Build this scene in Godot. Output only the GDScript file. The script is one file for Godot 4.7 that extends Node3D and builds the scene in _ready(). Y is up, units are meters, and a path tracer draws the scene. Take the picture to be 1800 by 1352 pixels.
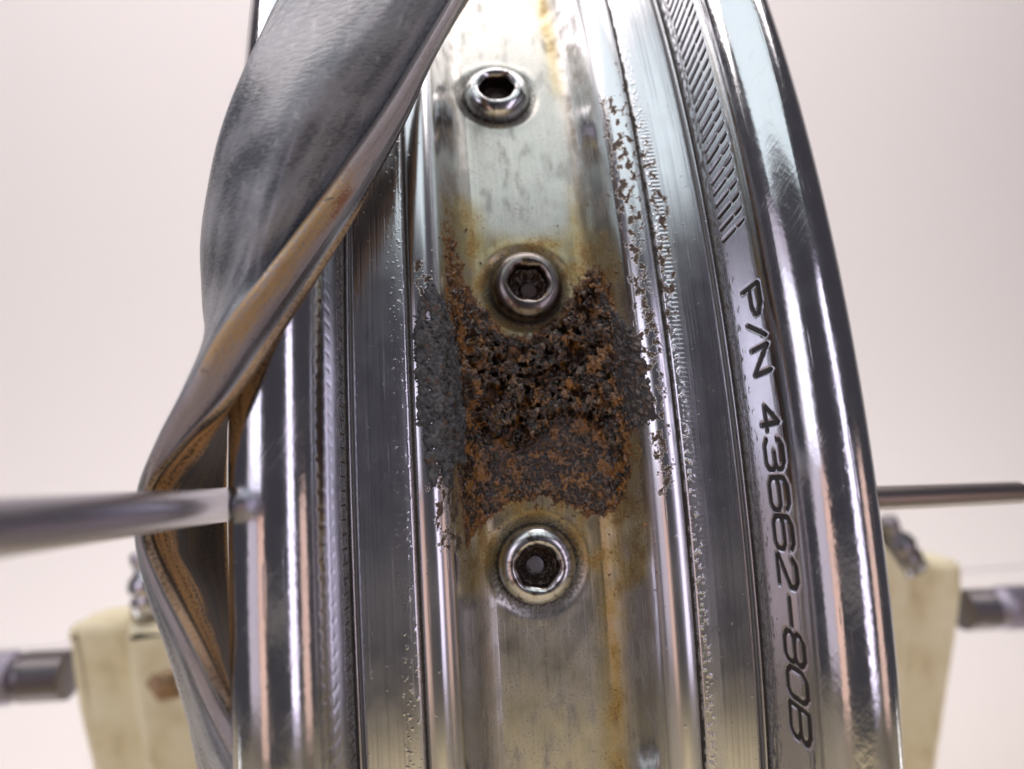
extends Node3D
# A chromed spoked wheel rim with a rust patch, close up, in a truing stand. Lengths below are in millimetres; MM turns them into metres. The wheel's axis is the world's x axis through the origin.

const MM := 0.001
const CAM := Vector3(-13.24, 40.14, 351.1)
const FOCAL := 1148.6                    # in pixels of an 1800 x 1352 picture
const TOP := 30.0                        # degrees round the wheel that carry the fine surface
const LOW := -6.0
const TW := 1024
const TH := 2048

var eye := Basis(Vector3.UP, -0.09488) * Basis(Vector3.RIGHT, 0.03553) * Basis(Vector3.BACK, -0.05424)
var prof: PackedVector2Array             # the rim's cross-section: x, radius
var arc: PackedFloat32Array              # arc length at each of its points, 0 in the middle
var smax := 0.0
var masks := {}
var nipples := [[-2.2, 22.2], [-0.3, 13.4], [-1.75, 3.8], [-0.6, -5.0]]
var used := {}
var lut := PackedByteArray()
var letters: Array = []
var n1 := noise(11, 1.0, 5)
var n2 := noise(23, 1.0, 3)
var n3 := noise(37, 1.0, 1)
var n4 := noise(51, 1.0, 4)


func _ready():
	# ---- camera, light, exposure
	var cam := Camera3D.new()
	cam.name = "camera"
	cam.transform = Transform3D(eye, CAM * MM)
	var at_lens := CameraAttributesPhysical.new()
	at_lens.frustum_focal_length = 12.0 / (676.0 / FOCAL)
	at_lens.frustum_focus_distance = 0.0915
	at_lens.frustum_near = 0.004
	at_lens.frustum_far = 30.0
	at_lens.exposure_aperture = 10.5
	cam.attributes = at_lens
	cam.fov = rad_to_deg(2.0 * atan(676.0 / FOCAL))
	cam.near = 0.004
	cam.far = 30.0
	add_child(cam)
	var we := WorldEnvironment.new()
	we.name = "environment"
	var env := Environment.new()
	env.background_mode = Environment.BG_COLOR
	env.background_color = Color(0.068, 0.063, 0.074).linear_to_srgb()
	env.tonemap_mode = Environment.TONE_MAPPER_LINEAR
	env.tonemap_exposure = 1.0
	env.sdfgi_enabled = true
	env.ssao_enabled = true
	env.ssil_enabled = true
	we.environment = env
	add_child(we)
	lamp("overhead_lamp", "wide cool white ceiling lamp above and before the wheel", Vector3(-0.05, 1.25, 0.84), Vector3(0, 0.2, 0.2), Vector2(1.7, 0.75), 0.43, Color(0.90, 0.97, 1.0))
	lamp("overhead_lamp", "added unseen lamp high above the wheel, turned to light the back wall", Vector3(0.0, 1.45, 0.15), Vector3(0, -0.45, -0.7), Vector2(2.4, 0.6), 1.92, Color(1.0, 0.962, 0.962))  # added to light the back wall; no such lamp is seen
	lamp("added_wall_lamp", "added unseen long low lamp washing the back wall with light", Vector3(0.0, -0.60, 0.0), Vector3(0, -0.05, -0.7), Vector2(2.6, 0.22), 1.14, Color(1.0, 0.985, 1.0))  # unseen wash lamp, added so the lower wall is lit evenly
	lamp("added_side_lamp", "added tall white light for a bright reflection, right of the camera", Vector3(0.56, 0.10, 1.05), Vector3(0, 0.1, 0.25), Vector2(0.24, 0.9), 0.13, Color(0.92, 0.87, 1.0))  # added light standing in for a tall bright opening
	lamp("added_side_lamp", "added bright square light for the lip highlight, left of the camera", Vector3(-0.62, 0.32, 0.92), Vector3(0, 0.1, 0.25), Vector2(0.42, 0.4), 0.10, Color(0.92, 0.90, 1.0))  # added for the white streak mirrored in the right lip
	lamp("added_side_lamp", "added large dim softbox for the lilac reflection, far left of the camera", Vector3(-1.02, 0.25, 1.22), Vector3(0, 0.1, 0.25), Vector2(0.72, 1.5), 0.16, Color(0.94, 0.87, 1.0))  # added for the broad lilac band mirrored in the lip
	lamp("added_amber_light", "added slim amber light for orange reflections, low to the left of the camera", Vector3(-0.50, -0.14, 1.10), Vector3(0, 0, 0.25), Vector2(0.22, 0.5), 0.023, Color(1.0, 0.68, 0.54))  # no such lamp known; added for the orange stripes in the chrome
	lamp("added_amber_light", "added slim amber light for orange reflections, low to the right of the camera", Vector3(0.92, -0.16, 0.72), Vector3(0, 0, 0.25), Vector2(0.26, 0.5), 0.024, Color(1.0, 0.68, 0.54))  # second added amber light, for orange reflections from the right

	lamp("added_bench_lamp", "added unseen lamp brightening the front of the bench top", Vector3(0.05, -0.14, 1.25), Vector3(0.05, -0.66, 1.2), Vector2(0.6, 0.3), 0.27, Color(1.0, 0.95, 0.86))  # added to brighten the bench where the chrome mirrors it
	make_tables()
	setting()
	make_wheel()
	make_strip()
	make_rods()
	make_stand()


# ---------------------------------------------------------------- helpers
func noise(s: int, f: float, oct: int) -> FastNoiseLite:
	var n := FastNoiseLite.new()
	n.seed = s
	n.noise_type = FastNoiseLite.TYPE_SIMPLEX_SMOOTH
	n.frequency = f
	n.fractal_type = FastNoiseLite.FRACTAL_FBM if oct > 1 else FastNoiseLite.FRACTAL_NONE
	n.fractal_octaves = oct
	return n


func sm(a: float, b: float, x: float) -> float:
	var t := clampf((x - a) / (b - a), 0.0, 1.0)
	return t * t * (3.0 - 2.0 * t)


func lin(r: float, g: float, b: float) -> Color:
	return Color(r, g, b).linear_to_srgb()


func mat(called: String, c: Color, rough: float, metal := 0.0) -> StandardMaterial3D:
	var m := StandardMaterial3D.new()
	m.resource_name = called
	m.albedo_color = c.linear_to_srgb()
	m.roughness = rough
	m.metallic = metal
	return m


func numbered(called: String) -> String:
	var k: int = used.get(called, 0)
	used[called] = k + 1
	return called if k == 0 else "%s_%03d" % [called, k]


func thing(called: String, label: String, category: String, at := Vector3.ZERO, group := "") -> Node3D:
	var o := Node3D.new()
	o.name = numbered(called)
	add_child(o)
	o.position = at
	tag(o, label, category, group)
	return o


func tag(o: Node, label: String, category: String, group := "") -> void:
	o.set_meta("label", label)
	o.set_meta("category", category)
	if group:
		o.set_meta("group", group)


func part(called: String, mesh: Mesh, m: Material, parent: Node, offset := Vector3.ZERO) -> MeshInstance3D:
	var o := MeshInstance3D.new()
	o.name = called if parent != self else numbered(called)
	o.mesh = mesh
	if m:
		o.material_override = m
	o.position = offset
	parent.add_child(o, true)
	return o


# a point from its place in the 1800 x 1352 frame and its distance (mm) along the view axis
func at(px: float, py: float, depth: float) -> Vector3:
	return CAM + eye * (Vector3((px - 900.0) / FOCAL, -(py - 676.0) / FOCAL, -1.0) * depth)


# where the line of sight meets the plane z = const
func at_z(px: float, py: float, z: float) -> Vector3:
	var d := eye * Vector3((px - 900.0) / FOCAL, -(py - 676.0) / FOCAL, -1.0)
	return CAM + d * ((z - CAM.z) / d.z)


func lamp(called: String, label: String, p: Vector3, aim: Vector3, size: Vector2, energy: float, c: Color) -> void:
	var o := thing(called, label, "lamp", p)
	o.look_at_from_position(p, aim, Vector3.UP if absf((aim - p).normalized().y) < 0.95 else Vector3.BACK)
	var box := BoxMesh.new()
	box.size = Vector3(size.x + 0.04, size.y + 0.04, 0.05)
	part("housing", box, mat("lamp housing", Color(0.3, 0.3, 0.3), 0.5), o, Vector3(0, 0, 0.03))
	var pane := BoxMesh.new()
	pane.size = Vector3(size.x, size.y, 0.004)
	var m := mat("lamp diffuser", Color(0.8, 0.8, 0.8), 0.5)
	m.emission_enabled = true
	m.emission = c
	m.emission_energy_multiplier = minf(1.0, 0.2 * energy / (size.x * size.y))
	part("diffuser", pane, m, o, Vector3(0, 0, 0.002))
	var l := AreaLight3D.new()
	l.name = "light"
	l.area_size = size
	l.light_energy = energy
	l.light_color = c
	l.shadow_enabled = true
	l.position = Vector3(0, 0, -0.004)
	o.add_child(l)


# a grid of rows x cols points (mm) into arrays, smooth normals; faces towards the side from which rows go up and columns go right are front
func grid_mesh(pts: PackedVector3Array, rows: int, cols: int, uvs := PackedVector2Array(), cols_rgb := PackedColorArray(), closed := false, keep := PackedByteArray(), flip := false) -> ArrayMesh:
	var nrm := PackedVector3Array()
	nrm.resize(rows * cols)
	for i in rows:
		var i0 := maxi(i - 1, 0) * cols
		var i1 := mini(i + 1, rows - 1) * cols
		for j in cols:
			var ja := j - 1
			var jb := j + 1
			if closed:
				ja = (j - 1 + cols - 1) % (cols - 1) if j > 0 else cols - 2
				jb = (j + 1) if j < cols - 1 else 1
			else:
				ja = maxi(ja, 0)
				jb = mini(jb, cols - 1)
			var n := (pts[i * cols + jb] - pts[i * cols + ja]).cross(pts[i1 + j] - pts[i0 + j])
			nrm[i * cols + j] = (-n if flip else n).normalized()
	var idx := PackedInt32Array()
	for i in rows - 1:
		for j in cols - 1:
			var a := i * cols + j
			var b := a + 1
			var c := a + cols
			var d := c + 1
			if keep.size() and not (keep[a] or keep[b] or keep[c] or keep[d]):
				continue
			if flip:
				idx.append_array([a, b, c, b, d, c])
			else:
				idx.append_array([a, c, b, b, c, d])
	var v := PackedVector3Array()
	v.resize(pts.size())
	for i in pts.size():
		v[i] = pts[i] * MM
	var arrays := []
	arrays.resize(Mesh.ARRAY_MAX)
	arrays[Mesh.ARRAY_VERTEX] = v
	arrays[Mesh.ARRAY_NORMAL] = nrm
	if uvs.size():
		arrays[Mesh.ARRAY_TEX_UV] = uvs
	if cols_rgb.size():
		arrays[Mesh.ARRAY_COLOR] = cols_rgb
	arrays[Mesh.ARRAY_INDEX] = idx
	var mesh := ArrayMesh.new()
	mesh.add_surface_from_arrays(Mesh.PRIMITIVE_TRIANGLES, arrays)
	return mesh


# a turned body: outline points (distance along the axis, radius), axis from a to b; ripple adds ridges along (knurling)
func turned(a: Vector3, b: Vector3, outline: Array, seg := 48, ripple := 0.0, ridges := 0) -> ArrayMesh:
	var w := (b - a).normalized()
	var u := w.cross(Vector3.UP if absf(w.y) < 0.9 else Vector3.RIGHT).normalized()
	var v := w.cross(u)
	var pts := PackedVector3Array()
	for p in outline:
		for k in seg + 1:
			var t := TAU * k / seg
			var r: float = p[1] + (ripple * sin(t * ridges) if p.size() > 2 else 0.0)
			pts.append(a + w * p[0] + (u * cos(t) + v * sin(t)) * r)
	return grid_mesh(pts, outline.size(), seg + 1, PackedVector2Array(), PackedColorArray(), true, PackedByteArray(), true)


# ---------------------------------------------------------------- rim tables
func make_tables() -> void:
	var half := PackedVector2Array([Vector2(0, 254.8), Vector2(6.9, 254.8), Vector2(8.6, 255.1), Vector2(10.0, 255.9), Vector2(11.2, 257.2), Vector2(12.2, 258.9), Vector2(13.1, 260.6), Vector2(14.0, 262.0), Vector2(15.0, 262.9), Vector2(16.2, 263.4), Vector2(17.4, 263.4), Vector2(18.25, 263.2)])
	var round1 := PackedVector2Array()
	# Catmull-Rom through the hollow, then the sharper details as they are
	for i in half.size() - 1:
		var p0 := half[maxi(i - 1, 0)]
		var p3 := half[mini(i + 2, half.size() - 1)]
		var n := maxi(2, int(half[i].distance_to(half[i + 1]) / 0.24))
		for k in n:
			round1.append(half[i].cubic_interpolate(half[i + 1], p0, p3, float(k) / n) if i != 0 else half[0].lerp(half[1], float(k) / n))
	var edges := PackedVector2Array([Vector2(18.25, 263.2), Vector2(18.5, 262.75), Vector2(18.8, 262.75), Vector2(19.1, 263.1), Vector2(20, 263.25), Vector2(23.5, 263.5), Vector2(26.2, 263.75), Vector2(26.5, 263.45), Vector2(26.7, 263.5), Vector2(26.9, 264.15), Vector2(27.12, 264.2), Vector2(27.3, 263.75), Vector2(27.5, 264.1), Vector2(27.75, 265.4), Vector2(27.95, 268.5), Vector2(28.2, 272.4)])
	for i in edges.size() - 1:
		var n := maxi(2, int(edges[i].distance_to(edges[i + 1]) / 0.2))
		for k in n:
			round1.append(edges[i].lerp(edges[i + 1], float(k) / n))
	for k in 54:
		var t := deg_to_rad(177.0 - 227.0 * k / 53.0)
		round1.append(Vector2(33.95 + 5.75 * cos(t), 272.5 + 5.75 * sin(t)))
	for i in round1.size() * 2 - 1:
		var j := i - (round1.size() - 1)
		prof.append(Vector2(round1[absi(j)].x * signf(j), round1[absi(j)].y))
	arc.resize(prof.size())
	for i in range(1, prof.size()):
		arc[i] = arc[i - 1] + prof[i].distance_to(prof[i - 1])
	smax = arc[arc.size() - 1] / 2.0
	for i in arc.size():
		arc[i] -= smax
	lut.resize(4096)
	for i in 4096:
		lut[i] = clampi(int(round(Color(i / 4095.0, 0, 0).linear_to_srgb().r * 255.0)), 0, 255)
	# where each kind of corrosion lies: outlines in (x, degrees round the wheel)
	masks.rust = fill([[-13.2, 15.6, -11.6, 15.4, -10.2, 13.9, -8.8, 13.0, -6.4, 12.5, -4.9, 11.7, -0.5, 11.5, 4.9, 12.4, 7.2, 13.4, 9.8, 14.0, 11.8, 13.8, 12.4, 11.9, 12.3, 10.2, 12.6, 8.3, 12.3, 6.8, 11.0, 5.6, 9.0, 5.3, 7.2, 5.2, 3.6, 5.6, 0, 6.0, -5.1, 5.9, -9.5, 5.2, -12.2, 4.6, -12.7, 6.6, -12.9, 8.2, -13.2, 10.3, -13.2, 12.1, -13.2, 13.6]], 4)
	masks.halo = fill([[-12.5, 17.0, -8.0, 14.0, -3.0, 12.0, 4.0, 12.0, 8.0, 14.5, 12.0, 15.5, 13.6, 9.0, 12.5, 3.2, 6.0, 4.0, -4.0, 4.5, -12.5, 3.2, -13.5, 9.0]], 16)
	masks.thick = fill([[-9.5, 12.0, -5.1, 11.3, -0.5, 11.2, 4.6, 12.0, 8.3, 13.4, 10.6, 13.6, 12.0, 11.9, 12.5, 10.2, 12.6, 7.9, 10.6, 7.4, 8.4, 8.2, 6.4, 8.6, 2.8, 8.6, -0.8, 8.0, -4.3, 7.6, -7.7, 8.2, -10.0, 8.6, -11.3, 10.4]], 4)
	masks.grey = fill([[-16.6, 12.5, -15.6, 13.3, -14.6, 12.7, -12.6, 11.8, -11.7, 10.3, -11.4, 8.2, -11.9, 7.1, -13.2, 7.3, -14.2, 6.2, -15.4, 7.0, -16.6, 6.1, -17.4, 7.7, -18.0, 9.2, -18.1, 11.2, -17.6, 12.0], [10.5, 13.9, 12.2, 12.2, 14.4, 11.0, 15.3, 9.4, 15.7, 8.2, 14.0, 7.9, 11.9, 7.9, 11.3, 10.3, 10.7, 12.0]], 3)
	masks.pit = fill([[14.0, 20.4, 16.2, 20.0, 17.1, 16.8, 17.0, 13.5, 17.3, 10.6, 17.0, 5.8, 15.2, 5.8, 14.4, 10.8, 14.2, 13.9, 13.9, 17.2], [-17.6, 13.6, -15.6, 13.6, -15.0, 12.3, -17.6, 12.3], [17.6, 22.0, 19.4, 19.3, 20.8, 16.8, 21.3, 14.6, 20.4, 11.5, 18.4, 10.4, 18.0, 15.0, 17.2, 17.5], [-17.0, 6.8, -13.0, 6.8, -12.5, 4.6, -15.5, 4.6]], 4)
	masks.yellow = fill([[-11.5, 17.0, -7.8, 17.2, -6.6, 15.6, 1.0, 15.4, 7.5, 15.6, 9.5, 18.0, 11.6, 12.7, -12.0, 11.8], [7.4, 30, 9.6, 30, 9.4, 22.0, 8.2, 22.0], [-10.0, 6.3, 11.2, 6.0, 10.5, 1.4, 6.5, 1.8, 4.4, 4.9, -4.5, 5.6, -8.0, 3.6], [7.0, 2.6, 10.4, 2.6, 9.6, -6, 6.6, -6]], 8)
	masks.haze = fill([[-12.8, 18.0, -11.6, 18.0, -9.5, 12.0, -11.5, 3.0, -13.0, 3.0], [10.8, 15.0, 12.6, 15.0, 13.6, 10.0, 13.0, 4.0, 11.5, 4.0]], 6)
	stroke_letters()


func s_of_x(x: float) -> float:
	var k := 0
	var lo := 0
	var hi := prof.size() - 1
	while hi - lo > 1:
		k = (lo + hi) / 2
		if prof[k].x < x:
			lo = k
		else:
			hi = k
	return lerpf(arc[lo], arc[hi], clampf((x - prof[lo].x) / maxf(prof[hi].x - prof[lo].x, 1e-5), 0, 1))


func fill(outlines: Array, soft: int) -> PackedByteArray:
	var w := 512
	var h := 1024
	var bytes := PackedByteArray()
	bytes.resize(w * h)
	for o in outlines:
		var poly := PackedVector2Array()
		for k in o.size() / 2:
			poly.append(Vector2((s_of_x(o[2 * k]) / smax * 0.5 + 0.5) * w, (o[2 * k + 1] - LOW) / (TOP - LOW) * h))
		for y in h:
			var cuts := []
			for k in poly.size():
				var a := poly[k]
				var b := poly[(k + 1) % poly.size()]
				if (a.y <= y) != (b.y <= y):
					cuts.append(a.x + (b.x - a.x) * (y - a.y) / (b.y - a.y))
			cuts.sort()
			for k in cuts.size() / 2:
				for x in range(clampi(int(ceil(cuts[2 * k])), 0, w), clampi(int(cuts[2 * k + 1]) + 1, 0, w)):
					bytes[y * w + x] = 255
	var im := Image.create_from_data(w, h, false, Image.FORMAT_L8, bytes)
	im.resize(w / soft, h / (soft * 2), Image.INTERPOLATE_LANCZOS)
	im.resize(TW, TH, Image.INTERPOLATE_CUBIC)
	return im.get_data()


func mask(called: String, s: float, deg: float) -> float:
	var x := clampi(int((s / smax * 0.5 + 0.5) * TW), 0, TW - 1)
	var y := clampi(int((deg - LOW) / (TOP - LOW) * TH), 0, TH - 1)
	return masks[called][y * TW + x] / 255.0


# the stamped part number: strokes in (degrees across, height 0..1 up the flange)
func stroke_letters() -> void:
	var shapes := {
		"P": [[0, 0, 0, 1], [0, 1, .7, 1, 1, .85, 1, .6, .7, .45, 0, .45]],
		"/": [[0, 0, 1, 1]],
		"N": [[0, 0, 0, 1, 1, 0, 1, 1]],
		"4": [[.75, 0, .75, 1, 0, .3, 1, .3]],
		"3": [[0, .85, .2, 1, .8, 1, 1, .85, 1, .65, .8, .53, .4, .53], [.8, .53, 1, .4, 1, .15, .8, 0, .2, 0, 0, .15]],
		"6": [[1, .85, .8, 1, .2, 1, 0, .85, 0, .15, .2, 0, .8, 0, 1, .15, 1, .42, .8, .55, .2, .55, 0, .45]],
		"2": [[0, .8, .2, 1, .8, 1, 1, .85, 1, .65, 0, .1, 0, 0, 1, 0]],
		"-": [[0, .48, 1, .48]],
		"8": [[.2, .53, 0, .65, 0, .85, .2, 1, .8, 1, 1, .85, 1, .65, .8, .53, .2, .53, 0, .4, 0, .15, .2, 0, .8, 0, 1, .15, 1, .4, .8, .53]],
		"0": [[.2, 0, 0, .2, 0, .8, .2, 1, .8, 1, 1, .8, 1, .2, .8, 0, .2, 0]],
		"B": [[0, 0, 0, 1, .75, 1, 1, .85, 1, .67, .75, .53, 0, .53], [.75, .53, 1, .4, 1, .15, .75, 0, 0, 0]],
	}
	var row := [["P", 11.65, 10.8], ["/", 10.62, 10.1], ["N", 9.85, 9.12], ["4", 8.2, 7.5], ["3", 7.25, 6.42], ["6", 6.2, 5.32], ["6", 5.15, 4.28], ["2", 4.1, 3.3], ["-", 3.02, 2.25], ["8", 2.08, 1.3], ["0", 1.13, 0.35], ["B", 0.15, -0.7]]
	var s0 := s_of_x(28.0)
	for l in row:
		for line in shapes[l[0]]:
			for k in line.size() / 2 - 1:
				letters.append([Vector2(lerpf(l[1], l[2], line[2 * k]), s0 + 4.1 * line[2 * k + 1]), Vector2(lerpf(l[1], l[2], line[2 * k + 2]), s0 + 4.1 * line[2 * k + 3])])


func letter_distance(deg: float, s: float) -> float:
	var best := 9.0
	var p := Vector2(deg * 4.73, s)
	for l in letters:
		if absf(l[0].x - deg) < 1.6:
			var a := Vector2(l[0].x * 4.73, l[0].y)
			var b := Vector2(l[1].x * 4.73, l[1].y)
			best = minf(best, p.distance_to(Geometry2D.get_closest_point_to_segment(p, a, b)))
	return best


# relief of the rim itself in mm along its normal
func relief(x: float, r: float, s: float, deg: float) -> float:
	var h := 0.0
	if absf(x) < 12.0:
		for n in nipples:
			var d := Vector2(x - n[0], (deg - n[1]) * 4.45).length()
			if d < 10.0:
				h -= 0.6 * (1.0 - sm(5.8, 8.0, d)) - 0.05 * sm(7.0, 8.0, d) * (1.0 - sm(8.0, 9.4, d))
		h += 0.05 * n2.get_noise_2d(x * 0.16, deg * 0.4)
	elif x > 27.6 and x < 29.4 and r > 265.0:
		if deg > 13.4 and r > 265.6:
			var ph := fposmod(deg / 0.42 + 0.05 * n3.get_noise_1d(floor(deg / 0.42) * 7.0), 1.0) - 0.5
			h -= 0.34 * (1.0 - sm(0.06, 0.16, absf(ph))) * sm(266.0, 266.6, r) * (1.0 - sm(272.4, 273.4, r)) * (0.35 + 0.65 * sm(0.1, 0.35, absf(r - 270.6)))
		elif deg < 12.4 and s > s_of_28 - 0.7 and s < s_of_28 + 4.8:
			h -= 0.27 * (1.0 - sm(0.20, 0.42, letter_distance(deg, s)))
	elif x < -27.9 and x > -30.6 and r > 266.0:
		var ph := fposmod(deg / 0.40, 1.0) - 0.5
		h -= 0.075 * (1.0 - sm(0.03, 0.17, absf(ph))) * sm(270.6, 271.6, r) * (1.0 - sm(274.8, 276.0, r))
		h -= 0.25 * (1.0 - sm(0.06, 0.16, absf(ph))) * (1.0 - sm(267.2, 268.0, r))
	return h

var s_of_28 := 0.0


func on_rim(x: float, r: float, deg: float) -> Vector3:
	var t := deg_to_rad(deg)
	return Vector3(x, r * sin(t), r * cos(t))


func profile_normal(j: int) -> Vector2:
	var d := prof[mini(j + 1, prof.size() - 1)] - prof[maxi(j - 1, 0)]
	return Vector2(-d.y, d.x).normalized()


# ---------------------------------------------------------------- rim textures
var tex_a: Array = []
var tex_b: Array = []
var col_x := PackedFloat32Array()
var col_r := PackedFloat32Array()


func paint_row(y: int) -> void:
	var a := PackedByteArray()
	var b := PackedByteArray()
	a.resize(TW * 3)
	b.resize(TW * 3)
	var deg := LOW + (y + 0.5) / TH * (TOP - LOW)
	var v := deg * 4.6
	for i in TW:
		var s := ((i + 0.5) / TW * 2.0 - 1.0) * smax
		var x := col_x[i]
		var r := col_r[i]
		var ax := absf(x)
		var k := y * TW + i
		var streak := n2.get_noise_2d(s * 2.6, v * 0.018)
		var streak2 := n3.get_noise_2d(s * 9.0, v * 0.05)
		var blot := n1.get_noise_2d(s * 0.22, v * 0.16)
		var fine := n4.get_noise_2d(s * 1.6, v * 1.5)
		var cr := 0.60
		var cg := 0.61
		var cb := 0.63
		var rough := 0.10
		var metal := 1.0
		var h := 0.5
		var inside := 1.0 - sm(9.5, 12.5, ax)
		if ax < 14.0:
			rough = lerpf(0.16, 0.36, inside) + 0.10 * inside * blot
			cr = lerpf(0.58, 0.48, inside) + 0.05 * blot * inside
			cg = lerpf(0.59, 0.475, inside) + 0.05 * blot * inside
			cb = lerpf(0.60, 0.435, inside) + 0.05 * blot * inside
			h += 0.02 * streak2 * inside
			var smudge := sm(0.05, 0.6, n1.get_noise_2d(s * 0.34 + 60.0, v * 0.11)) * inside
			rough += 0.12 * smudge - 0.06 * inside * sm(0.0, 0.5, streak)
			cr *= 1.0 - 0.22 * smudge - 0.10 * inside * streak
			cg *= 1.0 - 0.21 * smudge - 0.10 * inside * streak
			cb *= 1.0 - 0.20 * smudge - 0.10 * inside * streak
			# small dark specks of wear on the flat
			var sp := n4.get_noise_2d(s * 2.2 + 90.0, v * 1.9)
			var dark := sm(0.30, 0.55, sp + 0.25 * blot) * inside * 0.6
			cr = lerpf(cr, 0.20, dark)
			cg = lerpf(cg, 0.19, dark)
			cb = lerpf(cb, 0.17, dark)
		elif ax < 18.3:
			rough = 0.22
		elif ax < 27.3:
			rough = 0.24 + 0.05 * blot
			h += 0.014 * streak + 0.008 * streak2
		elif r < 273.0 and ax < 29.0:
			rough = 0.17 + 0.03 * blot
		else:
			rough = 0.15 + 0.05 * blot + 0.03 * fine
			h += 0.02 * n2.get_noise_2d(s * 0.9 + v * 0.5, v * 0.35 - s * 0.2) + 0.012 * sm(0.5, 0.7, n3.get_noise_2d(s * 1.2 - v * 1.1, (s + v) * 0.05))
			var scuff := sm(0.45, 0.7, n3.get_noise_2d((s * 0.9 - v * 0.7) * 3.0, (s * 0.7 + v * 0.9) * 0.12)) * sm(-0.1, 0.3, blot)
			rough += 0.09 * scuff
			h -= 0.015 * scuff
		rough += 0.014 * streak + 0.008 * streak2
		h += 0.010 * streak2
		# hairline scratches along the turn
		var scr := sm(0.50, 0.75, n3.get_noise_2d(s * 14.0 + 50.0, v * 0.03)) * sm(0.1, 0.5, n2.get_noise_2d(s * 0.5, v * 0.05 + 30.0))
		h -= 0.07 * scr
		rough += 0.12 * scr
		# machining chatter on the right bead seat
		if x > 19.2 and x < 21.6:
			var ch := 0.5 + 0.5 * sin(deg * TAU / 0.155 + 0.6 * fine)
			h -= 0.26 * ch * sm(19.5, 19.9, x) * (1.0 - sm(20.7, 21.2, x)) * sm(1.0, 8.0, deg) * (1.0 - sm(17.0, 21.0, deg))
			rough += 0.06
			var bumpy := sm(0.1, 0.5, n4.get_noise_2d(s * 1.3, v * 1.1 + 70.0)) * (1.0 - sm(19.8, 20.6, x))
			h += 0.5 * bumpy
		if x < -18.9 and x > -21.4:
			h += 0.15 * sm(0.3, 0.55, n4.get_noise_2d(s * 1.2, v * 0.9 + 40.0))
		if ax > 20.5 and ax < 26.4:
			h -= 0.06 * sm(0.2, 0.5, streak)
			cr *= 1.0 - 0.25 * sm(0.0, 0.6, streak)
			cg *= 1.0 - 0.25 * sm(0.0, 0.6, streak)
			cb *= 1.0 - 0.22 * sm(0.0, 0.6, streak)
		# hammered patch on the right lip, orange-peel on the left one
		if x > 30.0 and x < 35.0:
			var hm := sm(30.6, 31.6, x) * (1.0 - sm(33.4, 34.4, x)) * (0.06 + 0.94 * sm(9.5, 6.0, deg))
			h += 0.05 * hm * n2.get_noise_2d(s * 0.55, v * 0.42) + 0.02 * hm * n2.get_noise_2d(s * 1.4 + 9.0, v * 1.2)
		# yellow passivation and rust stain
		var ye := clampf(masks.yellow[k] / 255.0 + 0.9 * sm(0.02, 0.5, masks.halo[k] / 255.0), 0.0, 1.0) as float
		ye = clampf(ye * (0.8 + 0.5 * blot) + 0.2 * ye * fine, 0.0, 1.0)
		cr = lerpf(cr, cr * 0.86, ye)
		cg = lerpf(cg, cg * 0.68, ye)
		cb = lerpf(cb, cb * 0.28, ye)
		rough += 0.08 * ye
		var br := sm(0.12, 0.75, 0.7 * blot + 0.6 * ye + 0.45 * fine - 0.40) * minf(1.0, ye * 1.6) * (0.45 if absf(deg - 9.5) > 7.0 else 0.9)
		cr = lerpf(cr, 0.26, br * 0.85)
		cg = lerpf(cg, 0.13, br * 0.85)
		cb = lerpf(cb, 0.035, br * 0.85)
		metal = lerpf(metal, 0.25, br)
		rough = lerpf(rough, 0.5, br)
		# grime lying in the hollow's corners
		var hz := masks.haze[k] / 255.0 as float
		var side := sm(8.8, 10.5, ax) * (1.0 - sm(12.6, 13.8, ax))
		var gr := clampf(hz * (0.75 + 0.8 * fine) + side * sm(-0.1, 0.6, blot + 0.5 * streak) * 0.8, 0.0, 1.0)
		cr = lerpf(cr, 0.17, gr * 0.7)
		cg = lerpf(cg, 0.13, gr * 0.7)
		cb = lerpf(cb, 0.07, gr * 0.7)
		metal = lerpf(metal, 0.45, gr)
		rough = lerpf(rough, 0.4, gr)
		# pits and flakes
		var pm := masks.pit[k] / 255.0 as float
		var pn := n4.get_noise_2d(s * 0.55 + 15.0, v * 0.40) + (0.35 + 0.5 * n1.get_noise_2d(s * 0.2, v * 0.12 + 70.0)) * n4.get_noise_2d(s * 2.0, v * 1.7 + 5.0) + 0.22 * n1.get_noise_2d(s * 0.12 + 8.0, v * 0.10)
		var pit := sm(0.46, 0.56, pn + 0.34 * pm - 0.05) * sm(0.05, 0.5, pm)
		var rim_of_pit := sm(0.32, 0.46, pn + 0.34 * pm - 0.05) * sm(0.05, 0.5, pm)
		h += 0.22 * rim_of_pit * (0.5 + n4.get_noise_2d(s * 2.5, v * 2.3)) - 0.55 * pit
		rough = lerpf(rough, 0.48, rim_of_pit)
		cr = lerpf(cr, 0.30, rim_of_pit)
		cg = lerpf(cg, 0.265, rim_of_pit)
		cb = lerpf(cb, 0.225, rim_of_pit)
		# stray specks everywhere on the inner faces
		var stray := sm(0.62, 0.70, n4.get_noise_2d(s * 0.95 + 200.0, v * 0.8)) * (1.0 if ax < 27.0 else 0.0)
		stray *= 0.35 + 0.65 * sm(0.0, 0.4, n1.get_noise_2d(s * 0.08, v * 0.05 + 9.0))
		h += 0.3 * stray
		pit = maxf(pit, stray * 0.8)
		# rust bloom under and round the crust
		var ru := masks.rust[k] / 255.0 * (1.0 - 0.55 * sm(11.8, 14.5, deg)) as float
		var rn := sm(0.24, 0.60, ru + 0.65 * n4.get_noise_2d(s * 0.5, v * 0.45) + 0.25 * fine) * sm(0.0, 0.12, ru)
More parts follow.
